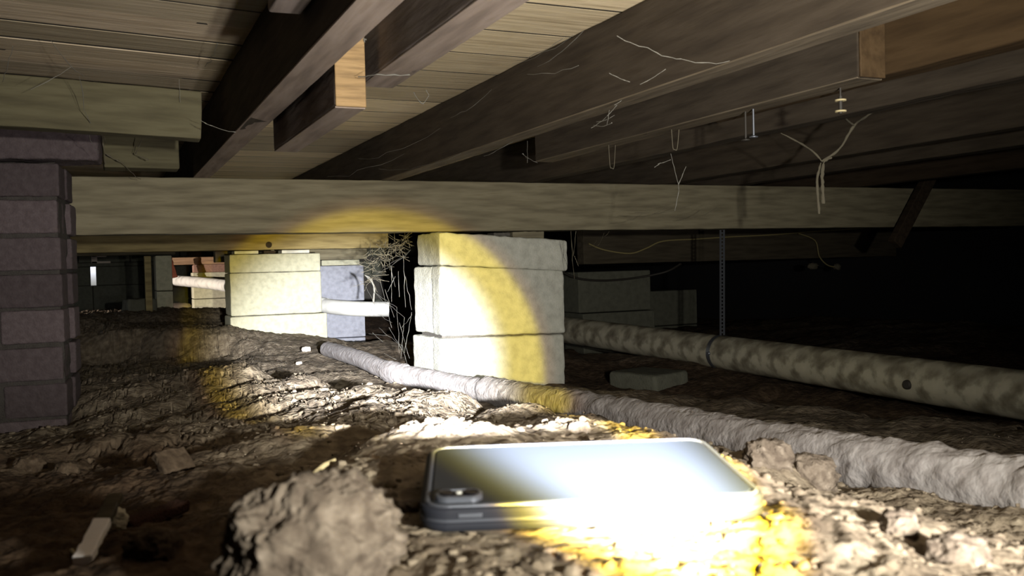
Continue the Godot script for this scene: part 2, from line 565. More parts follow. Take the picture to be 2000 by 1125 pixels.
func build_ground() -> void:
	soil_points()
	lay_pipe_line()
	bed_under_pipe()
	var xs := cuts_from(-2.4, -0.02, 0.55, 3.7, 0.0023, 0.024)
	var zs := cuts_from(-8.5, -0.42, -0.22, 1.3, 0.0020, 0.0075)
	var nx := xs.size()
	var nzz := zs.size()
	var v := PackedVector3Array()
	v.resize(nx * nzz)
	# the slow shape on every fourth line, the relief everywhere
	var q := 4
	var cx := int(ceil((nx - 1) / float(q))) + 1
	var cz := int(ceil((nzz - 1) / float(q))) + 1
	var coarse := PackedFloat32Array()
	coarse.resize(cx * cz)
	for i in cx:
		for j in cz:
			coarse[i * cz + j] = base_h(xs[mini(i * q, nx - 1)], zs[mini(j * q, nzz - 1)])
	for i in nx:
		var i0 := i / q
		var xa := xs[i0 * q]
		var xb := xs[mini(i0 * q + q, nx - 1)]
		var fx := (xs[i] - xa) / (xb - xa) if xb > xa else 0.0
		var i1 := mini(i0 + 1, cx - 1)
		for j in nzz:
			var j0 := j / q
			var za := zs[j0 * q]
			var zb := zs[mini(j0 * q + q, nzz - 1)]
			var fz := (zs[j] - za) / (zb - za) if zb > za else 0.0
			var j1 := mini(j0 + 1, cz - 1)
			var h := lerpf(lerpf(coarse[i0 * cz + j0], coarse[i0 * cz + j1], fz), lerpf(coarse[i1 * cz + j0], coarse[i1 * cz + j1], fz), fx)
			v[i * nzz + j] = Vector3(xs[i], h + soil_relief(xs[i], zs[j]), zs[j])
	var n := PackedVector3Array()
	n.resize(v.size())
	var ix := PackedInt32Array()
	ix.resize((nx - 1) * (nzz - 1) * 6)
	var w := 0
	for i in nx:
		for j in nzz:
			var a := v[mini(i + 1, nx - 1) * nzz + j] - v[maxi(i - 1, 0) * nzz + j]
			var b := v[i * nzz + mini(j + 1, nzz - 1)] - v[i * nzz + maxi(j - 1, 0)]
			n[i * nzz + j] = b.cross(a).normalized()
			if i < nx - 1 and j < nzz - 1:
				var k := i * nzz + j
				ix[w] = k
				ix[w + 1] = k + nzz
				ix[w + 2] = k + 1
				ix[w + 3] = k + 1
				ix[w + 4] = k + nzz
				ix[w + 5] = k + nzz + 1
				w += 6
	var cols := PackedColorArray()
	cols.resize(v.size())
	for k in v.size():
		var shade_amt := painted_shade(v[k].x, v[k].z, v[k].y)
		cols[k] = Color(1, 1, 1).lerp(Color(0.36, 0.29, 0.25), shade_amt)  # soil colour darkened to stand for shade
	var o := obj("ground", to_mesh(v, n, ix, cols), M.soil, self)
	o.set_meta("kind", "structure")

# ------------------------------------------------------------------ shell
func structure(o: Node3D) -> Node3D:
	o.set_meta("kind", "structure")
	return o

func group_node(called: String) -> Node3D:
	var o := Node3D.new()
	o.name = called
	add_child(o)
	o.set_meta("kind", "structure")
	return o

func build_walls() -> void:
	# back wall: a backing and blocks laid in courses, with a narrow gap where daylight shows
	var wb := group_node("wall_back")
	var bm := worn_box(Vector3(0.388, 0.186, 0.14), 0.006, 0.1, 0.002, 9.0)
	var gap_a := onz(176.5, 540, -8.3).x
	var gap_b := onz(187.5, 540, -8.3).x
	for row in 7:
		var y := 0.29 - 0.196 * row - 0.1
		for k in range(-5, 10):
			var x := 0.396 * k + (0.198 if row % 2 else 0.0)
			if row == 1 or row == 2:
				continue
			if x < -2.4 or x > 3.7:
				continue
			obj("block", bm, M.render_grey, wb, Vector3(x, y, -8.37))
	# the two courses with the gap: blocks cut to fit on either side of it
	var lo := onz(180, 558, -8.3).y
	var hi := onz(180, 521, -8.3).y
	var y1 := 0.29 - 0.196
	var y3 := 0.29 - 0.196 * 3
	for k in 7:
		var w := 0.392
		obj("block", worn_box(Vector3(w - 0.006, y1 - hi - 0.004, 0.14), 0.005), M.render_grey, wb, Vector3(-2.0 + w * k, (y1 + hi) / 2, -8.37))
		obj("block", worn_box(Vector3(w - 0.006, lo - y3 - 0.004, 0.14), 0.005), M.render_grey, wb, Vector3(-1.86 + w * k, (lo + y3) / 2, -8.37))
		if k < 5:
			obj("block", worn_box(Vector3(w - 0.006, hi - lo - 0.004, 0.14), 0.006, 0.1, 0.002, 9.0), M.render_grey, wb, Vector3(gap_a - w * (k + 0.5), (hi + lo) / 2, -8.37))
		obj("block", worn_box(Vector3(w - 0.006, hi - lo - 0.004, 0.14), 0.006, 0.1, 0.002, 9.0), M.render_grey, wb, Vector3(gap_b + w * (k + 0.5), (hi + lo) / 2, -8.37))
	for k in range(7, 11):
		obj("block", worn_box(Vector3(0.386, y1 - y3 - 0.004, 0.14), 0.006), M.render_grey, wb, Vector3(gap_b + 0.392 * (k + 0.5), (y1 + y3) / 2, -8.37))
	# solid backing round the gap
	var back := 0.1
	obj("backing", worn_box(Vector3(gap_a + 2.6, 1.5, back), 0.002), M.mortar, wb, Vector3((gap_a - 2.6) / 2, -0.35, -8.43))
	obj("backing", worn_box(Vector3(3.9 - gap_b, 1.5, back), 0.002), M.mortar, wb, Vector3((gap_b + 3.9) / 2, -0.35, -8.43))
	obj("backing", worn_box(Vector3(gap_b - gap_a, 0.5, back), 0.002), M.mortar, wb, Vector3((gap_a + gap_b) / 2, hi + 0.25, -8.43))
	obj("backing", worn_box(Vector3(gap_b - gap_a, 1.0, back), 0.002), M.mortar, wb, Vector3((gap_a + gap_b) / 2, lo - 0.5, -8.43))
	# left wall with a vent opening, out of sight, that lets the low sun in
	var wl := group_node("wall_left")
	obj("wall_panel", worn_box(Vector3(0.06, 1.6, 5.35), 0.004), M.render_grey, wl, Vector3(-2.4, -0.3, -1.375))
	obj("wall_panel", worn_box(Vector3(0.06, 1.6, 3.1), 0.004), M.render_grey, wl, Vector3(-2.4, -0.3, -6.95))
	obj("wall_panel", worn_box(Vector3(0.06, 0.33, 1.35), 0.004), M.render_grey, wl, Vector3(-2.4, 0.475, -4.725))
	obj("wall_panel", worn_box(Vector3(0.06, 0.9, 1.35), 0.004), M.render_grey, wl, Vector3(-2.4, -0.68, -4.725))
	structure(obj("wall_front", worn_box(Vector3(6.3, 1.6, 0.15), 0.004), M.render_grey, self, Vector3(0.65, -0.3, 1.3)))
	structure(obj("wall_right", worn_box(Vector3(0.06, 1.6, 10.0), 0.004), plain(Color8(26, 26, 30), 1.0), self, Vector3(3.7, -0.3, -3.5)))

func build_ceiling() -> void:
	var c := group_node("ceiling")
	obj("slab", worn_box(Vector3(6.6, 0.06, 10.4), 0.004), M.joist_dark, c, Vector3(0.65, 0.44, -3.6))  # unseen sheet added above the boards to stop sun leaking through
	var strip_r := worn_box(Vector3(3.5, 0.02, 0.0062), 0.0002)
	var strip_l := worn_box(Vector3(2.2, 0.02, 0.0085), 0.0002)
	# boards across the joists, seen from below
	var z := 0.9
	var k := 0
	while z > -8.3:
		var w := 0.150
		var b := worn_box(Vector3(3.5, 0.02, w - 0.006), 0.0003, 0.06 if z > -3.0 and z < 0.0 else 3.0, 0.0002, 14.0)
		obj("floorboard", b, M["lit_board_%d" % ((k * 7 + k / 3) % 4)], c, Vector3(0.2446 + 1.75, 0.3545 + 0.010 + 0.0, z))
		obj("joint", strip_r, M.grime, c, Vector3(0.2446 + 1.75, 0.3646, z - w / 2))
		z -= w
		k += 1
	# the boards left of the first joist lie out of level
	var tilt := Basis(Vector3.BACK, deg_to_rad(-2.3))
	z = 0.55
	while z > -4.0:
		var w := 0.098 + 0.012 * sin(k * 1.7)
		var b := worn_box(Vector3(2.2, 0.02, w - 0.008), 0.0003, 0.08 if z > -2.3 and z < -0.8 else 3.0, 0.0002, 14.0)
		obj("floorboard", b, M["board_%d" % ((k * 5 + k / 2) % 4)], c, Vector3(0.215, 0.345, z) + tilt * Vector3(-1.1, 0.011, 0), tilt)
		obj("joint", strip_l, M.grime, c, Vector3(0.215, 0.345, z - w / 2) + tilt * Vector3(-1.1, 0.0111, 0), tilt)
		z -= w
		k += 1
	while z > -8.3:
		obj("floorboard", worn_box(Vector3(2.5, 0.02, 0.147), 0.003), M.board_1, c, Vector3(-1.05, 0.372, z))
		z -= 0.15

# ------------------------------------------------------------------ timbers
func timber(called: String, label: String, category: String, x0: float, x1: float, y0: float, y1: float, z0: float, z1: float, m: Material, group := "", wear := 0.0012) -> Node3D:
	var size := Vector3(x1 - x0, y1 - y0, z1 - z0)
	var o := obj(called, worn_box(size, 0.004, 0.035 if wear > 0.0 else 50.0, wear, 9.0), m, self, Vector3((x0 + x1) / 2, (y0 + y1) / 2, (z0 + z1) / 2))
	return tag(o, label, category, group)

func build_timbers() -> void:
	var g := "floor joists"
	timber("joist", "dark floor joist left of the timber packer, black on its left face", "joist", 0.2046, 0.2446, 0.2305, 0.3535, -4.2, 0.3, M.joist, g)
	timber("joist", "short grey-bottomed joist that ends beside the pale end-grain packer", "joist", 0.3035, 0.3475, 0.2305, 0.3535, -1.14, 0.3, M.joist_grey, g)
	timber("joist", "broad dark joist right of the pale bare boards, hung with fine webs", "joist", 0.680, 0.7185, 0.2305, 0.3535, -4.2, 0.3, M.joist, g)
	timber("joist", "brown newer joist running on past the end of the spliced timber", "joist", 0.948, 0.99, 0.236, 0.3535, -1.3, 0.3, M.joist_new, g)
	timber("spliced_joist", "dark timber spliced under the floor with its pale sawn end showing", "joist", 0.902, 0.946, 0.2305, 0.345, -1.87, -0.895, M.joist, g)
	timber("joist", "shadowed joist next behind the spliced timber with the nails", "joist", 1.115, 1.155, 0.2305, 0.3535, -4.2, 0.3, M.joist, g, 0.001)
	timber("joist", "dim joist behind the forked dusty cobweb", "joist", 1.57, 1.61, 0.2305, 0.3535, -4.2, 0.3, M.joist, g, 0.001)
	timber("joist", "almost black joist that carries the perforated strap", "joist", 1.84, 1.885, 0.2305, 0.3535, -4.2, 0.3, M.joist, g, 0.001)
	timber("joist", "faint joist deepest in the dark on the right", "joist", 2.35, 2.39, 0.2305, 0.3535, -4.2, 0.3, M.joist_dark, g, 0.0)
	var pk := timber("packer", "short timber packer with pale end grain nailed beside the dark joist", "packer", 0.2515, 0.2885, 0.188, 0.3, -1.475, -1.052, M.joist_grey)
	# the sawn end: pale, with growth rings
	var rings: StandardMaterial3D = M.bearer_new.duplicate()
	rings.uv1_scale = Vector3(2.0, 22.0, 2.0)
	rings.albedo_color = Color(0.9, 0.8, 0.66)
	obj("end_grain", worn_box(Vector3(0.0365, 0.1115, 0.004), 0.0015), rings, pk, Vector3(0, 0, 0.2115))
	var sp := get_node("spliced_joist") as Node3D
	obj("end_grain", worn_box(Vector3(0.0435, 0.114, 0.004), 0.0015), M.joist_new, sp, Vector3(0, 0, 0.4885))
	for q in [["joist", 0.039, -0.0612, 4.49, "underside"], ["joist_001", 0.043, -0.0612, 1.43, "underside"], ["joist_002", 0.0375, -0.0612, 4.49, "underside_dull"], ["packer", 0.036, -0.0557, 0.418, "underside"], ["spliced_joist", 0.043, -0.0570, 0.968, "underside_dull"]]:  # thin strips added below the timbers, paler to stand for uplight
		obj("underside", worn_box(Vector3(q[1], 0.0024, q[3]), 0.0006, 0.05, 0.0003, 14.0), M[q[4]], get_node(q[0]), Vector3(0, q[2], 0)).set_meta("label", "added pale strip with light from below painted in")
	timber("nogging", "stub of pale timber fixed to the left face of the dark joist", "nogging", 0.167, 0.2040, 0.2725, 0.345, -0.99, -0.5, M.joist_grey)
	# trimmer on the brick pier, tilted with the boards
	var tr := obj("trimmer", worn_box(Vector3(0.86, 0.086, 0.045), 0.003, 0.035, 0.0012, 9.0), M.trimmer, self, Vector3(-0.262, 0.2965, -1.735), Basis(Vector3.BACK, deg_to_rad(-2.3)))
	tag(tr, "greenish grey trimmer board resting over the brick pier at left", "trimmer")
	var bl := obj("packing_block", worn_box(Vector3(0.155, 0.080, 0.07), 0.004, 0.03, 0.001, 9.0), M.trimmer, self, Vector3(0.083, 0.271, -2.2))
	tag(bl, "olive timber packing block below the trimmer board, above the long bearer", "packing block")
	# near bearer
	timber("bearer", "long weathered bearer beam spanning the view on the near block pier", "bearer", -0.36, 3.2, 0.0925, 0.2300, -2.43, -2.35, M.bearer, "bearers")
	var yb := timber("bearer", "newer bearer showing as a yellow-lit strip below the near bearer", "bearer", -1.2, 1.182, 0.086, 0.2300, -4.1, -4.0, M.bearer_new, "bearers")
	var k := onz(525, 478, -4.0)
	obj("knot", lathe([Vector2(0.0, 0.001), Vector2(0.007, 0.001), Vector2(0.0095, 0.0022), Vector2(0.013, 0.0022), Vector2(0.014, -0.001)], 18), M.joist, yb, Vector3(k.x, k.y, -4.0) - yb.position, Basis(Vector3.RIGHT, PI / 2))
	timber("bearer", "grey bearer over the bluish block pier far behind", "bearer", 0.5, 1.27, 0.043, 0.12, -4.78, -4.70, M.bearer, "bearers")
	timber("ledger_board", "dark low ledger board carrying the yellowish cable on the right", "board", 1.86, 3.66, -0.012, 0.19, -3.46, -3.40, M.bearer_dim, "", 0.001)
	var bc := onz(1790, 395, -2.31)
	tag(obj("brace", worn_box(Vector3(0.045, 0.36, 0.03), 0.004), M.joist_dark, self, bc, Basis(Vector3.BACK, deg_to_rad(-36))), "faint sloping timber brace in the dark at far right", "brace")

# ------------------------------------------------------------------ piers
func rel(p: Node3D, x: float, y: float, z: float) -> Vector3:
	return Vector3(x, y, z) - p.position

func build_piers() -> void:
	# near block pier: a front leaf of blocks, a rear leaf, a cap
	var p := thing("block_pier", "near pier of stacked pale concrete blocks, half flooded by the torch beam", "pier", Vector3(1.0, -0.33, -2.39), "block piers")
	var sh := -0.070
	obj("cap_block", worn_box(Vector3(0.385, 0.088, 0.19), 0.008, 0.016, 0.0022, 26.0, sh), M.block, p, rel(p, 1.004, 0.0315, -2.372))
	obj("block", worn_box(Vector3(0.372, 0.1845, 0.074), 0.010, 0.014, 0.0018, 30.0, -0.045, -0.05), M.block, p, rel(p, 0.999, -0.1035, -2.3185))
	obj("block", worn_box(Vector3(0.372, 0.186, 0.074), 0.010, 0.014, 0.0018, 30.0, -0.02), M.block, p, rel(p, 0.996, -0.2925, -2.3185))
	obj("block", worn_box(Vector3(0.385, 0.1845, 0.132), 0.008, 0.016, 0.002, 26.0, -0.045), M.block, p, rel(p, 1.002, -0.1035, -2.438), Basis(Vector3.UP, 0.09))
	obj("block", worn_box(Vector3(0.385, 0.186, 0.132), 0.008, 0.016, 0.002, 26.0, -0.02), M.block, p, rel(p, 0.994, -0.2925, -2.438), Basis(Vector3.UP, 0.08))
	obj("mortar", worn_box(Vector3(0.36, 0.30, 0.17), 0.004), M.mortar, p, rel(p, 1.0, -0.19, -2.385))
	obj("packing", worn_box(Vector3(0.05, 0.010, 0.05), 0.002, 0.01, 0.001, 40.0), M.mortar, p, rel(p, 1.03, 0.083, -2.385))
	obj("packing", worn_box(Vector3(0.10, 0.022, 0.05), 0.002, 0.01, 0.001, 40.0), M.bearer, p, rel(p, 1.12, 0.080, -2.40))
	# left mid pier
	p = thing("block_pier", "pale block pier under the yellow-lit bearer, whitish plastic pipe behind it", "pier", Vector3(0.68, -0.28, -4.1), "block piers")
	obj("cap_block", worn_box(Vector3(0.385, 0.078, 0.19), 0.006, 0.03, 0.0015, 20.0), M.block_warm, p, rel(p, 0.676, 0.029, -4.095))
	obj("block", worn_box(Vector3(0.387, 0.182, 0.19), 0.006, 0.03, 0.0015, 20.0), M.block_warm, p, rel(p, 0.676, -0.103, -4.095))
	obj("block", worn_box(Vector3(0.412, 0.185, 0.20), 0.007, 0.03, 0.0015, 20.0), M.block_warm, p, rel(p, 0.683, -0.289, -4.09))
	obj("mortar", worn_box(Vector3(0.36, 0.30, 0.16), 0.004), M.mortar, p, rel(p, 0.68, -0.15, -4.1))
	obj("packing", worn_box(Vector3(0.10, 0.013, 0.09), 0.002), M.pvc, p, rel(p, 0.556, 0.0765, -4.06))
	obj("packing", worn_box(Vector3(0.12, 0.014, 0.09), 0.002), M.pvc, p, rel(p, 0.765, 0.0765, -4.06))
	obj("packing", worn_box(Vector3(0.05, 0.011, 0.06), 0.002), M.joist_dark, p, rel(p, 0.655, 0.0765, -4.05))
	# pier with the bluish beam tint painted into its blocks
	p = thing("block_pier", "grey block pier tinted with the bluish beam, half hidden behind the pale one, crossed by the white pipe", "pier", Vector3(1.03, -0.42, -4.75), "block piers")
	for k in 3:
		obj("block", worn_box(Vector3(0.245, 0.186, 0.19), 0.005, 0.05, 0.001, 14.0), M.block_beam_tint, p, rel(p, 1.122, -0.081 - 0.19 * k, -4.78))
	obj("cap_block", worn_box(Vector3(0.20, 0.028, 0.17), 0.004), M.block_warm, p, rel(p, 1.125, 0.0275, -4.775))
	# far left pier in daylight
	p = thing("block_pier", "far block pier topped with a reddish brick, caught by daylight", "pier", Vector3(0.75, -0.4, -6.9), "block piers")
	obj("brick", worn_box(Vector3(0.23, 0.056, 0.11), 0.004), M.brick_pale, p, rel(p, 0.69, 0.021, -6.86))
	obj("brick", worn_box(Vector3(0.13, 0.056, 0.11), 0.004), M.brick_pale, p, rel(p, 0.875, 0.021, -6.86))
	for k in 2:
		obj("block", worn_box(Vector3(0.39, 0.186, 0.19), 0.006), M.block_warm, p, rel(p, 0.762, -0.101 - 0.19 * k, -6.895))
	obj("block", worn_box(Vector3(0.39, 0.186, 0.19), 0.006), M.block_warm, p, rel(p, 0.762, -0.481, -6.895))
	# dim pier in the dark on the right
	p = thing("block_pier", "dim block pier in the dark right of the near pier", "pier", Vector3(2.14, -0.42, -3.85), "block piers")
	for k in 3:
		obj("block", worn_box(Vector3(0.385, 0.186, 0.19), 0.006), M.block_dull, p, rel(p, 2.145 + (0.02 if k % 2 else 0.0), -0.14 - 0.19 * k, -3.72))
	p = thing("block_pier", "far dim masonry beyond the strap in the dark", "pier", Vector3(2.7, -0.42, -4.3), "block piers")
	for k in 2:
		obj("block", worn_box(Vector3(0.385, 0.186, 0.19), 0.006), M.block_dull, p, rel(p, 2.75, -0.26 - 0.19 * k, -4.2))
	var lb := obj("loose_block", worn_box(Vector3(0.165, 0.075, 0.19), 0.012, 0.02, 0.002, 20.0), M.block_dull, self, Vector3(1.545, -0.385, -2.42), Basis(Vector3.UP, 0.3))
	tag(lb, "loose concrete block lying in the trench right of the near pier", "block")
	build_brick_pier()

func build_brick_pier() -> void:
	var p := thing("brick_pier", "dusky brick pier at the left edge with rough sunken joints", "pier", Vector3(-0.078, -0.36, -2.075))
	p.rotation.y = deg_to_rad(-4.0)
	# local x runs left from the right corner, local z back from the front face
	var seeds := 0
	var top := 0.233 + 0.36
	for row in 9:
		var y := top - 0.0372 - 0.0752 * row
		var w := [0.124, 0.235] if row % 2 == 0 else [0.235, 0.124]
		var x := 0.0
		for k in 3:
			var bw: float = w[k % 2]
			var b := worn_box(Vector3(bw - 0.008, 0.0680, 0.105), 0.005, 0.011, 0.0011, 24.0)
			var rx := rng.randf_range(-0.003, 0.003)
			obj("brick", b, M["brick_%d" % (seeds % 3)], p, Vector3(x - bw / 2 + rx, y + rng.randf_range(-0.0015, 0.0015), -0.054 + rng.randf_range(-0.003, 0.003)), Basis(Vector3.UP, rng.randf_range(-0.012, 0.012)))
			seeds += 1
			x -= bw
		# rear bricks, seen on the right side
		obj("brick", worn_box(Vector3(0.22, 0.0680, 0.108), 0.005, 0.02, 0.0011, 24.0), M["brick_%d" % (seeds % 3)], p, Vector3(-0.108 + rng.randf_range(-0.002, 0.005), y, -0.172))
		seeds += 2
	obj("mortar", worn_box(Vector3(0.47, 0.70, 0.21), 0.004, 0.02, 0.004, 22.0), M.mortar_dark, p, Vector3(-0.241, top - 0.352, -0.1115))
	obj("footing", worn_box(Vector3(0.52, 0.14, 0.30), 0.012, 0.02, 0.004, 14.0), M.brick_0, p, Vector3(-0.25, -0.035, -0.115))
	obj("cap_course", worn_box(Vector3(0.52, 0.066, 0.11), 0.008, 0.012, 0.0028, 18.0), M.brick_1, p, Vector3(-0.185, top + 0.036, -0.056))

# ------------------------------------------------------------------ pipes
func lay_pipe_line() -> void:
	var c := [pt(640, 682, 3.15), pt(700, 700, 2.80), pt(768, 728, 2.5), pt(830, 740, 2.36), pt(900, 755, 2.2), pt(960, 765, 2.05), pt(1040, 780, 1.86), pt(1120, 794, 1.68), pt(1200, 810, 1.52), pt(1400, 852, 1.22), pt(1600, 893, 1.0), pt(1800, 930, 0.86), pt(2000, 966, 0.76), pt(2250, 1008, 0.66), Vector3(0.70, -0.20, -0.15), Vector3(0.72, -0.20, 0.5)]
	pipe_line = smooth_path(c, 14)

func build_pipes() -> void:
	# dirt-crusted clay pipe, in lengths with collars
	var t := thing("clay_pipe", "dirt-caked clay pipe that runs from the foreground earth past the near pier", "pipe", pt(1000, 772, 1.95))
	var lengths := [[0, 2], [2, 5], [5, 15]]
	var path := pipe_line
	for l in lengths:
		var seg: Array = path.slice(l[0] * 14, l[1] * 14 + 1)
		for i in seg.size():
			seg[i] -= t.position
		var r0 := 0.026 if l[0] == 0 else (0.0275 if l[0] == 2 else 0.0305)
		obj("pipe_length", tube(seg, [r0], 40, 0.0035 if l[0] == 5 else 0.0014, 34.0), M.clay, t)
	for i in [[2, 0.031, 1.0], [5, 0.033, 1.0]]:
		var k: int = i[0] * 14
		var seg := []
		for j in range(-2, 7):
			seg.append(path[k + j] - t.position)
		obj("collar", tube(seg, [i[1] * 0.93, i[1], i[1] * 1.02, i[1], i[1], i[1] * 0.99, i[1] * 0.98, i[1] * 0.96, i[1] * 0.93], 36, 0.003, 60.0), M.clay, t)
	# plastic drain in the dark, along the house
	t = thing("drain_pipe", "large stained grey drain pipe hung across the dark right side", "pipe", Vector3(1.845, -0.312, -2.4))
	var d := [Vector3(1.79, -0.288, -4.6), Vector3(1.80, -0.292, -3.5), Vector3(1.85, -0.311, -2.45), Vector3(1.838, -0.319, -1.36), Vector3(1.835, -0.325, -0.4)]
	var dp := smooth_path(d, 8)
	for i in dp.size():
		dp[i] -= t.position
	obj("pipe_length", tube(dp, [0.055], 40), M.drain, t)
	var pp := onx(1780, 747, 1.80)
	obj("access_plug", lathe([Vector2(0.0, 0.004), Vector2(0.009, 0.004), Vector2(0.0105, 0.003), Vector2(0.012, 0.0), Vector2(0.012, -0.01)], 18), M.cable_dark, t, Vector3(1.7845, -0.322, pp.z) - t.position, Basis(Vector3.BACK, PI / 2))
	# perforated strap round it
	var st := thing("hanger_strap", "perforated metal strap hanging from the dark joist to hold the drain pipe", "strap", Vector3(1.862, 0.2, -2.45))
	strap(st, Vector3(1.866, 0.231, -2.452) - st.position, Vector3(1.852, -0.255, -2.448) - st.position)
	var loop := []
	var sides := 30
	for k in sides + 1:
		var a := TAU * k / sides
		loop.append(Vector3(1.850 + 0.0575 * sin(a), -0.311 + 0.0575 * cos(a), -2.45) - st.position)
	obj("strap_loop", band(loop, 0.020), M.galv, st)
	var screw := lathe([Vector2(0.0, 0.006), Vector2(0.004, 0.006), Vector2(0.006, 0.003), Vector2(0.006, 0.0), Vector2(0.002, 0.0), Vector2(0.002, -0.012)], 10)
	obj("screw", screw, M.galv, st, Vector3(1.7925, -0.31, -2.44) - st.position, Basis(Vector3.BACK, PI / 2))
	# white plastic pipe behind the piers
	t = thing("waste_pipe", "clean white plastic pipe passing behind the pale block pier", "pipe", Vector3(0.9, -0.15, -5.2))
	var w := [onz(318, 546, -7.3), onz(440, 558, -5.75), onz(632, 597, -4.42), onz(760, 604, -4.22)]
	var wp := smooth_path(w, 6)
	for i in wp.size():
		wp[i] -= t.position
	obj("pipe_length", tube(wp, [0.036], 28), M.pvc, t)
	var ka: Vector3 = onz(628, 596, -4.43) - t.position
	var kb: Vector3 = onz(638, 598, -4.41) - t.position
	obj("coupling", tube([ka - (kb - ka) * 2.0, ka, kb], [0.0395, 0.040, 0.0395], 28), M.pvc, t)

func strap(parent: Node3D, a: Vector3, b: Vector3) -> void:
	# a strip with real holes: two edges joined by short bridges
	var v := PackedVector3Array()
	var n := PackedVector3Array()
	var ix := PackedInt32Array()
	var count := 40
	var w := 0.0105
	var hole := 0.0035
	var add := func(p0: Vector3, p1: Vector3, q0: Vector3, q1: Vector3) -> void:
		for side in [-1.0, 1.0]:
			var s := v.size()
			var off := Vector3(0, 0, 0.0006 * side)
			v.append_array(PackedVector3Array([p0 + off, p1 + off, q1 + off, q0 + off]))
			for q in 4:
				n.append(Vector3(0, 0, side))
			ix.append_array(PackedInt32Array([s, s + 1, s + 2, s, s + 2, s + 3]))
	var x := Vector3.RIGHT
	for k in count:
		var p := a.lerp(b, float(k) / count)
		var q := a.lerp(b, float(k + 1) / count)
		add.call(p - x * w, p - x * hole, q - x * w, q - x * hole)
		add.call(p + x * hole, p + x * w, q + x * hole, q + x * w)
		var m := p.lerp(q, 0.42)
		add.call(p - x * hole, p + x * hole, m - x * hole, m + x * hole)
	obj("strip", to_mesh(v, n, ix), M.galv, parent)

func band(pts: Array, width: float) -> ArrayMesh:
	var v := PackedVector3Array()
	var n := PackedVector3Array()
	var ix := PackedInt32Array()
	for i in pts.size():
		var t: Vector3 = (pts[(i + 1) % pts.size()] - pts[i - 1]).normalized()
		var out := t.cross(Vector3.BACK).normalized()
		for side in [-0.5, 0.5]:
			v.append(pts[i] + Vector3(0, 0, side * width))
			n.append(-out)
	for i in pts.size() - 1:
		ix.append_array(PackedInt32Array([i * 2, i * 2 + 1, i * 2 + 2, i * 2 + 1, i * 2 + 3, i * 2 + 2]))
	return to_mesh(v, n, ix)

# ------------------------------------------------------------------ phone
# A slab with rounded corners: rings of (inset, height), from the bottom to the top.
func slab(lx: float, lz: float, corner: float, rings: Array, hole := 0.0) -> ArrayMesh:
	var v := PackedVector3Array()
	var n := PackedVector3Array()
	var ix := PackedInt32Array()
	var per := 10
	var loop := func(inset: float) -> PackedVector3Array:
		var out := PackedVector3Array()
		var r := maxf(corner - inset, 0.0006)
		for q in 4:
			var sx := 1.0 if q == 0 or q == 3 else -1.0
			var sz := 1.0 if q < 2 else -1.0
			var c := Vector3(sx * (lx / 2 - inset - r), 0, sz * (lz / 2 - inset - r))
			for k in per + 1:
				var a := (q + float(k) / per) * PI / 2
				out.append(c + Vector3(cos(a), 0, sin(a)) * r)
		return out
	var m := 4 * (per + 1)
	for i in rings.size() - 1:
		var a: PackedVector3Array = loop.call(rings[i].x)
		var b: PackedVector3Array = loop.call(rings[i + 1].x)
		var base := v.size()
		var rise: float = rings[i + 1].y - rings[i].y
		var run: float = rings[i + 1].x - rings[i].x
		for k in m:
			var q := k / (per + 1)
			var ang := (q + float(k % (per + 1)) / per) * PI / 2
			var nn := (Vector3(cos(ang), 0, sin(ang)) * rise + Vector3.UP * run).normalized()
			v.append(a[k] + Vector3.UP * rings[i].y)
			v.append(b[k] + Vector3.UP * rings[i + 1].y)
			n.append(nn)
			n.append(nn)
		for k in m:
			var s := base + k * 2
			var e := base + ((k + 1) % m) * 2
			ix.append_array(PackedInt32Array([s, s + 1, e, s + 1, e + 1, e]))
	if hole <= 0.0:
		var top: PackedVector3Array = loop.call(rings[-1].x)
		var c := v.size()
		v.append(Vector3.UP * rings[-1].y)
		n.append(Vector3.UP)
		for k in m:
			v.append(top[k] + Vector3.UP * rings[-1].y)
			n.append(Vector3.UP)
		for k in m:
			ix.append_array(PackedInt32Array([c, c + 1 + k, c + 1 + (k + 1) % m]))
	return to_mesh(v, n, ix)

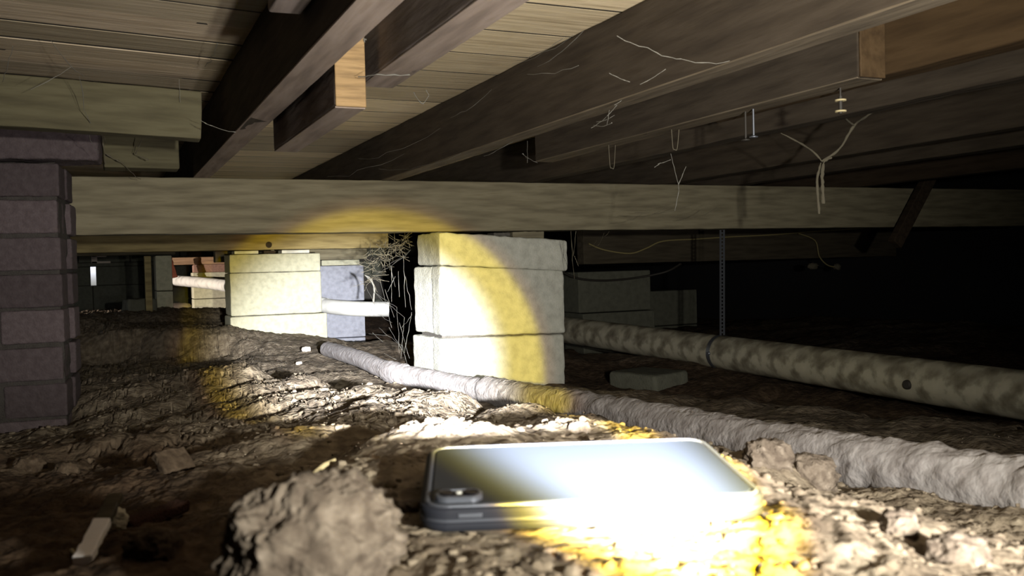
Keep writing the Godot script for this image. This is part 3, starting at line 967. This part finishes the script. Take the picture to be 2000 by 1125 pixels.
func build_phone() -> void:
	var fl := Vector3(0.1159, -0.0999, -0.3515)
	var fr := Vector3(0.2532, -0.1001, -0.2991)
	var bl := Vector3(0.1487, -0.0952, -0.4524)
	var br := Vector3(0.2861, -0.0955, -0.4000)
	var x := (fr - fl + br - bl).normalized()
	var z := (fl - bl + fr - br).normalized()
	z = (z - x * z.dot(x)).normalized()
	var y := z.cross(x)
	var mid := (fl + fr + bl + br) / 4.0
	var h := 0.0105
	var t := thing("smartphone", "dark smartphone in a grey case lying face down on the earth in front", "phone", mid - y * h)
	t.basis = Basis(x, y, z)
	var lx := 0.147
	var lz := 0.105
	var body := plain(Color8(38, 40, 48), 0.55)
	body.metallic_specular = 0.25
	var glass := plain(Color8(36, 40, 47), 0.5)
	glass.metallic_specular = 0.25
	glass.clearcoat_enabled = true
	glass.clearcoat = 0.25
	glass.clearcoat_roughness = 0.15
	var metal := plain(Color8(96, 100, 112), 0.4, 0.6)
	var dark := plain(Color8(18, 18, 22), 0.2)
	var lens := plain(Color8(10, 10, 16), 0.05)
	obj("case", slab(lx, lz, 0.0125, [Vector2(0.0025, 0.0), Vector2(0.0008, 0.0008), Vector2(0.0, 0.0025), Vector2(0.0, 0.0042), Vector2(0.0008, 0.0046), Vector2(0.0008, 0.0056), Vector2(0.0, 0.0060), Vector2(0.0, 0.0085), Vector2(0.0007, 0.0098), Vector2(0.0022, 0.0104)]), body, t)
	obj("metal_band", slab(lx - 0.0004, lz - 0.0004, 0.0123, [Vector2(0.0004, 0.0045), Vector2(0.0001, 0.0048), Vector2(0.0001, 0.0054), Vector2(0.0004, 0.0057)], 1.0), metal, t)
	obj("case_rim", slab(lx - 0.0040, lz - 0.0040, 0.0105, [Vector2(0.0, 0.0100), Vector2(0.0003, 0.0110), Vector2(0.0012, 0.0113), Vector2(0.0020, 0.0110), Vector2(0.0024, 0.0100)], 1.0), metal, t)
	obj("back_glass", slab(lx - 0.0100, lz - 0.0100, 0.008, [Vector2(0.0, 0.0100), Vector2(0.0, 0.0107), Vector2(0.0004, 0.0110)]), glass, t)
	var cb := obj("camera_bump", slab(0.020, 0.013, 0.0052, [Vector2(0.0, 0.0), Vector2(0.0, 0.0022), Vector2(0.0007, 0.0028), Vector2(0.0018, 0.0028), Vector2(0.0020, 0.0022)]), metal, t, Vector3(-lx / 2 + 0.0165, 0.0105, lz / 2 - 0.0130))
	obj("camera_window", slab(0.0165, 0.0095, 0.0042, [Vector2(0.0, 0.0), Vector2(0.0, 0.0024), Vector2(0.0003, 0.0025)]), dark, cb)
	for s in [-1.0, 1.0]:
		obj("lens", lathe([Vector2(0.0, 0.0030), Vector2(0.0022, 0.0030), Vector2(0.0030, 0.0033), Vector2(0.0034, 0.0030), Vector2(0.0034, 0.0020)], 20), lens, cb, Vector3(0.0052 * s, 0, 0))
	obj("flash", lathe([Vector2(0.0, 0.0029), Vector2(0.0012, 0.0029), Vector2(0.0013, 0.0022)], 14), M.pvc, cb, Vector3(0.0, 0, -0.001))
	obj("side_button", worn_box(Vector3(0.010, 0.0018, 0.0010), 0.0004), metal, t, Vector3(-lx / 2 + 0.021, 0.0075, lz / 2 + 0.0002))

# ------------------------------------------------------------------ cables, nails
func build_cables() -> void:
	var c := [pt(1150, 476, 3.72), pt(1180, 488, 3.70), pt(1230, 495, 3.72), pt(1262, 485, 3.75), pt(1295, 471, 3.78), pt(1360, 467, 3.86), pt(1420, 463, 3.93), pt(1500, 459, 4.02), pt(1580, 453, 4.12), pt(1680, 446, 4.26), pt(1750, 441, 4.38), pt(1830, 452, 4.5), pt(1890, 459, 4.62), pt(2010, 452, 4.85)]
	for i in c.size():
		c[i] = c[i] * (-3.385 / c[i].z)
	tag(obj("cable", tube(smooth_path(c, 5), [0.0032], 8), M.cable, self), "yellowish electric cable looping along the dark ledger board", "cable")
	var d := [onz(1560, 456, -3.372), onz(1592, 470, -3.38), onz(1600, 500, -3.38), onz(1615, 517, -3.38), onz(1632, 522, -3.38)]
	var dn := tag(obj("cable", tube(smooth_path(d, 5), [0.003], 8), M.cable, self), "short cable tail dropping off the ledger board with frayed ends", "cable")
	obj("frayed_end", lump(Vector3(0.022, 0.013, 0.012), 6, 0.5, 1.3), M.web_dirty, dn, onz(1588, 520, -3.38))
	obj("frayed_end", lump(Vector3(0.016, 0.012, 0.012), 6, 0.5, 1.3), M.web_dirty, dn, onz(1635, 521, -3.38))
	var e := [onz(1096, 530, -3.60), onz(1130, 544, -3.60), onz(1180, 548, -3.60), onz(1240, 543, -3.60), onz(1300, 531, -3.55), onz(1330, 515, -3.48)]
	tag(obj("cable", tube(smooth_path(e, 6), [0.005], 8), M.cable_dark, self), "dark slack cable drooping in front of the dim block pier", "cable")
	# nails and bits hanging below the spliced joist
	var nail := lathe([Vector2(0.0, 0.0), Vector2(0.0065, 0.0), Vector2(0.007, 0.0015), Vector2(0.0018, 0.0035), Vector2(0.0016, 0.055), Vector2(0.0, 0.055)], 12)
	var np := onx(1472, 262, 0.925)
	tag(obj("nail", nail, M.galv, self, Vector3(np.x, 0.1855, np.z)), "bright galvanised nail hanging head down from the spliced joist", "nail")
	tag(obj("nail", nail, M.cable_dark, self, Vector3(np.x + 0.004, 0.184, np.z - 0.024)), "rusty dust-capped nail just left of the bright one", "nail")
	var b := onx(1642, 222, 0.93)
	var bt := thing("hanging_bolt", "small bolt with two pale washers dangling under the spliced joist", "bolt", Vector3(b.x, b.y, b.z))
	obj("shank", lathe([Vector2(0.0, 0.0), Vector2(0.0028, 0.0), Vector2(0.0028, 0.024), Vector2(0.0014, 0.024), Vector2(0.0014, 0.05), Vector2(0.0, 0.05)], 12), M.cable_dark, bt)
	for y in [0.002, 0.017]:
		obj("washer", lathe([Vector2(0.002, 0.0), Vector2(0.0075, 0.0), Vector2(0.0078, 0.0022), Vector2(0.002, 0.0034)], 16), M.straw, bt, Vector3(0, y, 0))
	for q in [[1195, 328, "bent wire clip hanging by the left end of the spliced joist", 0.045], [1318, 292, "dusty wire clip midway along the spliced joist", 0.035]]:
		var a := onx(q[0], q[1], 0.925)
		var s: float = q[3]
		var pts := [Vector3(-0.006, s, 0.0), Vector3(-0.004, 0.004, 0.0), Vector3(0.0, 0.0, 0.0), Vector3(0.005, 0.002, 0.0), Vector3(0.007, s, 0.004)]
		tag(obj("wire_clip", tube(smooth_path(pts, 5), [0.0007], 6), M.web_dirty, self, Vector3(a.x, a.y, a.z)), q[2], "clip")

# ------------------------------------------------------------------ far left
func build_back_items() -> void:
	var a := onz(281, 488, -5.0)
	var b := onz(298, 590, -5.0)
	timber("post", "pale upright timber post seen far behind the brick pier", "post", a.x, b.x, b.y - 0.12, 0.086, -5.06, -5.0, M.bearer_new, "", 0.0)
	a = onz(303, 500, -5.15)
	b = onz(339, 600, -5.15)
	var p := thing("block_pier", "shaded grey pier right of the pale upright post", "pier", Vector3((a.x + b.x) / 2, b.y - 0.05, -5.2), "block piers")
	for k in 2:
		obj("block", worn_box(Vector3(b.x - a.x, 0.186, 0.19), 0.006), M.block_warm, p, Vector3(0, -0.05 + 0.19 * k + 0.093, -0.045))
	var top: float = b.y - 0.05 - 0.05 + 0.38
	timber("bearer", "lower far bearer crossing behind the post", "bearer", -1.5, b.x + 0.02, top + 0.002, top + 0.075, -5.25, -5.15, M.bearer, "bearers", 0.0)
	# timber on the far pier, in daylight
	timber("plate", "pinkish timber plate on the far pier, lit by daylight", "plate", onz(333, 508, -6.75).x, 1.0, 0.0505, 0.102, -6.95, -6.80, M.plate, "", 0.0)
	var r := onz(336, 522, -6.7)
	var rs := obj("rusty_strap", worn_box(Vector3(0.035, 0.15, 0.012), 0.003, 0.01, 0.003, 30.0), M.rust, self, r, Basis(Vector3.BACK, deg_to_rad(14)))
	tag(rs, "rusty iron strap hanging at the left end of the pinkish plate", "strap")
	var g := onz(352, 619, -5.3)
	tag(obj("plaster_scrap", lump(Vector3(0.05, 0.018, 0.04), 6, 0.3, 1.5), M.rag, self, Vector3(g.x, ground_y(g.x, g.z) + 0.008, g.z)), "white scrap lying on the mound below the far white pipe", "scrap")
	var q := pt(272, 597, 4.75)
	tag(obj("broken_block", worn_box(Vector3(0.15, 0.075, 0.10), 0.012, 0.02, 0.004, 14.0), M.block_dull, self, Vector3(q.x, q.y, q.z), Basis(Vector3.UP, 0.35)), "broken block half sunk in the mound left of the shaded pier", "block")
	# cream board by the gap in the back wall
	var w := onz(178, 499, -8.2)
	var w2 := onz(216, 514, -8.2)
	var cb := thing("bracket", "cream painted bracket above the bright slit in the back wall", "bracket", Vector3((w.x + w2.x) / 2, w2.y, -8.24))
	var wx := w2.x - w.x
	obj("lower_arm", worn_box(Vector3(wx, 0.018, 0.06), 0.003), M.rag, cb, Vector3(0, 0.009, 0))
	obj("upright", worn_box(Vector3(0.045, w.y - w2.y, 0.06), 0.003), M.rag, cb, Vector3(-wx / 2 + 0.022, (w.y - w2.y) / 2, 0))
	obj("upper_arm", worn_box(Vector3(wx * 0.8, 0.014, 0.06), 0.003), M.rag, cb, Vector3(-wx * 0.1, w.y - w2.y - 0.007, 0))

# ------------------------------------------------------------------ things on the earth
func sits(u: float, v: float, t: float, lift := 0.0) -> Vector3:
	# where the sight line meets the earth near that depth
	var best := pt(u, v, t)
	for k in 40:
		var d := t * (0.75 + 0.5 * k / 40.0)
		var p := pt(u, v, d)
		if p.y <= ground_y(p.x, p.z):
			best = p
			break
	return Vector3(best.x, ground_y(best.x, best.z) + lift, best.z)

func build_debris() -> void:
	var c := pt(615, 1060, 0.335)
	tag(obj("earth_clod", lump(Vector3(0.0315, 0.025, 0.023), 48, 0.20, 0.85), M.clod, self, Vector3(c.x, c.y - 0.002, c.z), Basis(Vector3.UP, 0.4)), "big knobbly clod of pale earth in the foreground left of the phone", "clod", "earth clods")
	for q in [[745, 985, 0.37, 0.0085, "narrow upright clod between the big clod and the phone"], [800, 1000, 0.37, 0.006, "small clod touching the phone's left end"],
			[592, 985, 0.345, 0.007, "flat-topped crumb perched on the big clod's left shoulder"],
			[1870, 1095, 0.36, 0.012, "pale rounded clod near the bottom right corner"], [1755, 1040, 0.46, 0.009, "grey clod on the loose earth right of the phone"],
			[1500, 905, 0.8, 0.02, "blocky clod against the clay pipe behind the phone's right end"],
			[1580, 930, 0.80, 0.022, "squarish clod leaning on the clay pipe beside a dark hollow"],
			[60, 915, 0.95, 0.017, "pale lump on the dark earth at the left edge"], [130, 925, 0.93, 0.013, "second pale lump just right of the one at the left edge"],
			[1130, 848, 1.0, 0.010, "clod in the shade behind the phone"], [300, 1085, 0.42, 0.012, "low reddish clod below the painted stick"]]:
		var p := sits(q[0], q[1], q[2])
		var r: float = q[3]
		tag(obj("earth_clod", lump(Vector3(r, r * 0.8, r * 0.9), 14, 0.20, 1.0, 0.35), M.clod_shaded if q[0] < 400 else M.clod, self, p, Basis(Vector3.UP, rng.randf() * 6.0)), q[4], "clod", "earth clods")
	var s := sits(222, 1032, 0.52, 0.004)
	tag(obj("stone", lump(Vector3(0.0085, 0.0075, 0.008), 12, 0.16, 0.9, 0.35), M.stone, self, s), "rounded whitish stone beside the painted stick", "stone")
	var f := sits(340, 915, 0.80, 0.006)
	tag(obj("slab_fragment", worn_box(Vector3(0.030, 0.008, 0.024), 0.002, 0.006, 0.001, 60.0), M.clod_shaded, self, f, Basis(Vector3.UP, 0.5) * Basis(Vector3.RIGHT, 0.75)), "tilted flat fragment on the dark slope left of centre", "fragment")
	var tf := sits(305, 1020, 0.56, 0.004)
	tag(obj("tile_fragment", worn_box(Vector3(0.012, 0.008, 0.055), 0.002, 0.006, 0.001, 60.0), M.red_clay, self, tf, Basis(Vector3.UP, -0.75)), "reddish broken tile strip right of the painted stick", "fragment")
	# painted stick: bare wood at the far end, white paint near
	var a := pt(160, 1095, 0.455)
	var b := pt(225, 970, 0.55)
	var st := thing("painted_stick", "broken stick with flaking white paint lying at lower left", "stick", a)
	var along := (b - a).normalized()
	var side := Vector3.UP.cross(along).normalized()
	var bs := Basis(side, along.cross(side), along)
	var ln := (b - a).length()
	obj("painted_end", worn_box(Vector3(0.0095, 0.005, ln * 0.56), 0.0012, 0.004, 0.0007, 90.0), plain(Color8(236, 233, 238), 0.7), st, along * ln * 0.28, bs)
	obj("bare_end", worn_box(Vector3(0.0088, 0.0046, ln * 0.46), 0.0012, 0.004, 0.0009, 90.0), M.bearer_dim, st, along * ln * 0.77, bs)
	for q in [[140, 1085, 0.47, 155, 1030, 0.50, "thin pale splinter standing left of the painted stick", 0.0011], [612, 935, 0.62, 655, 908, 0.70, "brown twig on the dark soil behind the big clod", 0.0016]]:
		var p0 := sits(q[0], q[1], q[2], 0.001)
		var p1 := sits(q[3], q[4], q[5], 0.003)
		tag(obj("twig", tube([p0, p0.lerp(p1, 0.5) + Vector3(0, 0.001, 0), p1], [q[7], q[7], q[7] * 0.5], 7), M.straw, self), q[6], "twig")
	for q in [[598, 686, 3.3, 0.016, "white chip on the far bank below the pale pier"], [584, 715, 2.6, 0.010, "smaller white chip lower on the far bank"]]:
		var p := sits(q[0], q[1], q[2], 0.004)
		var r: float = q[3]
		tag(obj("chip", lump(Vector3(r, r * 0.6, r * 0.7), 6, 0.25, 1.1, 0.5), M.rag, self, p), q[4], "chip")
	# loose crumbs of earth that nobody could count
	var mm := MultiMesh.new()
	mm.transform_format = MultiMesh.TRANSFORM_3D
	mm.mesh = lump(Vector3.ONE, 3, 0.3, 1.3, 0.4)
	var spots: Array[Transform3D] = []
	var skipped := 0
	while spots.size() < 2600:
		var u := rng.randf_range(-50, 2050)
		var t := 0.3 * pow(9.0, rng.randf())
		var p := pt(u, 600, t)
		if Vector2(p.x - 0.2, p.z + 0.376).length() < 0.07:
			continue
		if p.x > 0.78 and p.z < -1.2:
			continue
		var r := (0.0006 + 0.0028 * pow(rng.randf(), 4.0)) * (0.7 + 0.55 * t)
		p.y = ground_y(p.x, p.z) + r * 0.1
		if painted_shade(p.x, p.z, p.y) > 0.3:
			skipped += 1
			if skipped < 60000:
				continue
		spots.append(Transform3D(Basis.from_euler(Vector3(rng.randf(), rng.randf(), rng.randf()) * 6.0).scaled(Vector3(r, r * rng.randf_range(0.5, 0.9), r * rng.randf_range(0.7, 1.0))), p))
	# and along the top of the clay pipe
	mm.instance_count = spots.size()
	for i in spots.size():
		mm.set_instance_transform(i, spots[i])
	var mi := MultiMeshInstance3D.new()
	mi.name = "soil_crumbs"
	mi.multimesh = mm
	mi.material_override = M.crumb
	mi.set_meta("kind", "stuff")
	mi.set_meta("label", "loose crumbs of dry earth strewn over the ground")
	mi.set_meta("category", "soil")
	add_child(mi)

# ------------------------------------------------------------------ cobwebs
func strands(lines: Array, radius: float, sag := 0.0, beads := 0.0) -> ArrayMesh:
	var v := PackedVector3Array()
	var n := PackedVector3Array()
	var ix := PackedInt32Array()
	for l in lines:
		var pts := []
		var a: Vector3 = l[0]
		var b: Vector3 = l[1]
		var k := 7
		for i in k + 1:
			var f := float(i) / k
			var wob := Vector3(nz.get_noise_1d(a.x * 900.0 + f * 3.0), nz.get_noise_1d(b.y * 800.0 + f * 4.0), 0.0) * (b - a).length() * 0.02
			pts.append(a.lerp(b, f) + wob * sin(f * PI) - Vector3.UP * sag * (b - a).length() * 4.0 * f * (1.0 - f))
		var radii := []
		for i in k + 1:
			radii.append(radius * (1.0 + beads * maxf(0.0, nz.get_noise_1d(a.y * 700.0 + i * 1.7) * 2.0)))
		tube_into(v, n, ix, pts, radii, 5)
	return to_mesh(v, n, ix)

func web_from(px: Array, radius: float, sag: float, label: String, beads := 1.0, m := "web", many := false) -> void:
	var lines := []
	for q in px:
		lines.append([pt(q[0], q[1], q[2]), pt(q[3], q[4], q[5])])
	tag(obj("cobweb", strands(lines, radius * 0.5, sag, beads), M[m], self), label, "cobweb", "cobwebs")
	if many:
		get_child(-1).set_meta("kind", "stuff")

func build_webs() -> void:
	# the curtain of webs between the bluish pier and the near pier
	var lines := []
	for q in [[789, 502, 2.6, 725, 540, 3.0], [789, 500, 2.6, 700, 506, 3.1], [800, 490, 2.5, 735, 530, 3.0], [802, 488, 2.5, 720, 545, 3.0], [760, 510, 2.8, 772, 560, 2.8], [772, 540, 2.8, 757, 570, 2.8],
			[788, 500, 2.6, 792, 600, 2.6], [792, 540, 2.6, 804, 605, 2.5], [730, 570, 2.9, 775, 600, 2.8], [735, 575, 2.9, 790, 620, 2.7], [775, 600, 2.8, 780, 690, 2.7], [790, 620, 2.7, 783, 700, 2.7],
			[804, 610, 2.5, 790, 690, 2.6], [780, 630, 2.7, 800, 700, 2.6], [725, 605, 2.95, 765, 630, 2.8], [740, 640, 2.9, 785, 675, 2.7], [785, 672, 2.7, 795, 710, 2.6], [760, 640, 2.8, 790, 690, 2.7],
			[765, 520, 2.8, 765, 590, 2.8], [778, 530, 2.7, 780, 580, 2.7], [715, 560, 3.0, 740, 610, 2.9], [750, 690, 2.8, 775, 703, 2.75], [720, 652, 2.95, 755, 655, 2.85], [728, 650, 2.9, 748, 668, 2.85], [804, 615, 2.5, 785, 640, 2.65], [742, 545, 2.9, 765, 640, 2.8], [752, 565, 2.85, 770, 620, 2.8]]:
		lines.append([pt(q[0], q[1], q[2]), pt(q[3], q[4], q[5])])
	var t := thing("cobweb", "ragged curtain of cobwebs between the bluish pier and the near pier", "cobweb", Vector3.ZERO, "cobwebs")
	obj("strands", strands(lines, 0.00032, 0.01, 1.2), M.web, t)
	var tangle := []
	for k in 170:
		var f := rng.randf()
		var a := pt(lerpf(712, 800, f), lerpf(552, 470, f) + rng.randf_range(-60, 12) * (1.0 - f * 0.8), rng.randf_range(2.6, 3.1))
		var d := Vector3(rng.randf_range(-1, 1), rng.randf_range(-0.7, 0.7), rng.randf_range(-0.5, 0.5)).normalized() * rng.randf_range(0.012, 0.05)
		tangle.append([a, a + d])
	obj("tangle", strands(tangle, 0.00045, 0.02, 1.0), M.web_dirty, t).set_meta("kind", "stuff")
	obj("dust_wisp", tube(smooth_path([pt(712, 537, 3.0), pt(725, 548, 3.0), pt(731, 565, 3.0), pt(729, 590, 3.0)], 5), [0.001, 0.002, 0.003, 0.0045, 0.005, 0.004, 0.003], 7, 0.001, 90.0), M.web, t)
	# forked dusty web on the right
	t = thing("cobweb", "thick forked dusty cobweb hanging in the dark at right with drooping ends", "cobweb", Vector3.ZERO, "cobwebs")
	obj("fork", tube(smooth_path([pt(1765, 145, 1.55), pt(1730, 195, 1.6), pt(1695, 225, 1.65), pt(1668, 245, 1.7), pt(1640, 290, 1.7), pt(1605, 315, 1.7)], 6), [0.0006, 0.001, 0.0016, 0.002, 0.003, 0.0036, 0.0036, 0.0036, 0.0036, 0.0032, 0.003, 0.003, 0.0024], 7, 0.0012, 80.0), M.web_dirty, t)
	obj("fork", tube(smooth_path([pt(1525, 260, 1.75), pt(1560, 278, 1.73), pt(1590, 298, 1.7), pt(1605, 315, 1.7)], 5), [0.0008, 0.001, 0.0016], 6, 0.0006, 90.0), M.web_dirty, t)
	obj("fork", tube(smooth_path([pt(1645, 220, 1.6), pt(1655, 235, 1.66), pt(1668, 245, 1.7)], 5), [0.0012, 0.0018], 6, 0.0006, 90.0), M.web_dirty, t)
	obj("drooping_end", tube(smooth_path([pt(1625, 308, 1.7), pt(1610, 315, 1.7), pt(1606, 340, 1.7), pt(1607, 365, 1.7), pt(1608, 398, 1.7)], 6), [0.0015, 0.0018, 0.0015, 0.0015, 0.003, 0.004, 0.002, 0.0015, 0.003], 7, 0.001, 90.0), M.web_dirty, t)
	obj("drooping_end", tube(smooth_path([pt(1603, 318, 1.7), pt(1596, 350, 1.7), pt(1597, 380, 1.7), pt(1600, 418, 1.7)], 6), [0.0012, 0.0015, 0.0026, 0.0018, 0.0026], 7, 0.0008, 90.0), M.web_dirty, t)
	web_from([[1310, 300, 1.7, 1325, 360, 1.7], [1340, 325, 1.7, 1325, 360, 1.7], [1325, 360, 1.7, 1326, 372, 1.7], [1326, 372, 1.7, 1318, 412, 1.7], [1290, 318, 1.7, 1278, 327, 1.7], [1310, 312, 1.7, 1285, 320, 1.7]], 0.0011, 0.02, "thin dangling web with a bright lower thread in front of the bearer")
	web_from([[1205, 70, 0.95, 1265, 93, 0.95], [1265, 93, 0.95, 1330, 115, 0.98], [1330, 115, 0.98, 1425, 119, 1.0]], 0.0006, 0.06, "long sagging thread across the face of the broad dark joist")
	web_from([[1000, 125, 1.3, 1120, 68, 1.1], [1010, 118, 1.25, 1100, 75, 1.1], [1050, 130, 1.2, 1140, 60, 1.05], [1030, 145, 1.2, 1130, 128, 1.1], [1190, 143, 1.0, 1230, 160, 1.0], [1250, 165, 1.0, 1300, 135, 1.0], [880, 230, 1.6, 960, 175, 1.45], [700, 310, 2.1, 860, 250, 1.7], [740, 330, 2.1, 900, 300, 1.75], [640, 345, 2.3, 790, 300, 2.0]], 0.0004, 0.03, "wispy threads clinging along the broad dark joist", 1.0, "web", true)
	web_from([[1155, 250, 1.35, 1205, 205, 1.3], [1160, 245, 1.35, 1195, 240, 1.3], [1190, 215, 1.3, 1185, 245, 1.32], [1200, 205, 1.3, 1215, 195, 1.3], [1165, 238, 1.34, 1200, 225, 1.3]], 0.0007, 0.05, "small messy web on top of the spliced joist's left end")
	web_from([[1030, 275, 1.7, 1030, 318, 1.75], [1020, 300, 1.7, 1050, 318, 1.75], [1022, 300, 1.7, 1032, 310, 1.75], [945, 305, 1.8, 1010, 270, 1.7]], 0.0006, 0.03, "web fragments hanging left of the spliced joist")
	web_from([[1115, 452, 2.3, 1122, 545, 2.4], [1125, 452, 2.3, 1120, 500, 2.35], [1122, 500, 2.35, 1130, 520, 2.35]], 0.0009, 0.0, "straight dusty threads hanging just right of the near pier", 1.5, "web_dirty")
	web_from([[1160, 482, 2.6, 1180, 455, 2.45], [1150, 480, 2.6, 1165, 470, 2.5], [1180, 462, 2.45, 1190, 452, 2.42], [1240, 415, 2.35, 1350, 400, 2.4], [1350, 425, 2.4, 1400, 405, 2.45], [1225, 430, 2.34, 1290, 412, 2.36]], 0.0007, 0.06, "loose webs sagging over the dark end of the bearer", 1.0, "web_dirty", true)
	web_from([[100, 80, 1.3, 165, 150, 1.5], [155, 150, 1.4, 190, 300, 1.75], [140, 130, 1.4, 60, 175, 1.4], [25, 90, 1.2, 5, 160, 1.3], [350, 155, 1.6, 352, 200, 1.6], [400, 130, 1.5, 425, 85, 1.3]], 0.0007, 0.03, "faint threads trailing over the trimmer board at upper left")
	web_from([[392, 235, 1.5, 415, 246, 1.5], [415, 246, 1.5, 460, 258, 1.5]], 0.0009, 0.05, "pale thread between the trimmer end and the dark joist")
	web_from([[200, 260, 1.9, 206, 320, 1.95], [206, 300, 1.95, 240, 318, 1.95], [240, 318, 1.95, 275, 350, 2.1], [280, 262, 1.9, 265, 300, 1.95], [265, 300, 1.95, 290, 312, 1.95], [202, 262, 1.9, 208, 280, 1.92]], 0.0012, 0.03, "grubby webs round the packing block over the brick pier", 1.5, "web_dirty")
	web_from([[808, 180, 1.5, 825, 203, 1.52], [825, 203, 1.52, 838, 185, 1.53], [838, 185, 1.53, 832, 175, 1.53]], 0.0009, 0.1, "looped thread hanging from the pale boards beside the packer")
	web_from([[705, 70, 0.95, 715, 78, 0.97], [708, 66, 0.95, 712, 82, 0.97], [700, 150, 1.05, 735, 145, 1.02], [735, 145, 1.02, 800, 146, 1.0], [535, 230, 1.5, 540, 262, 1.5], [537, 263, 1.5, 650, 193, 1.1]], 0.0010, 0.02, "dusty threads on the packer and the short joist")
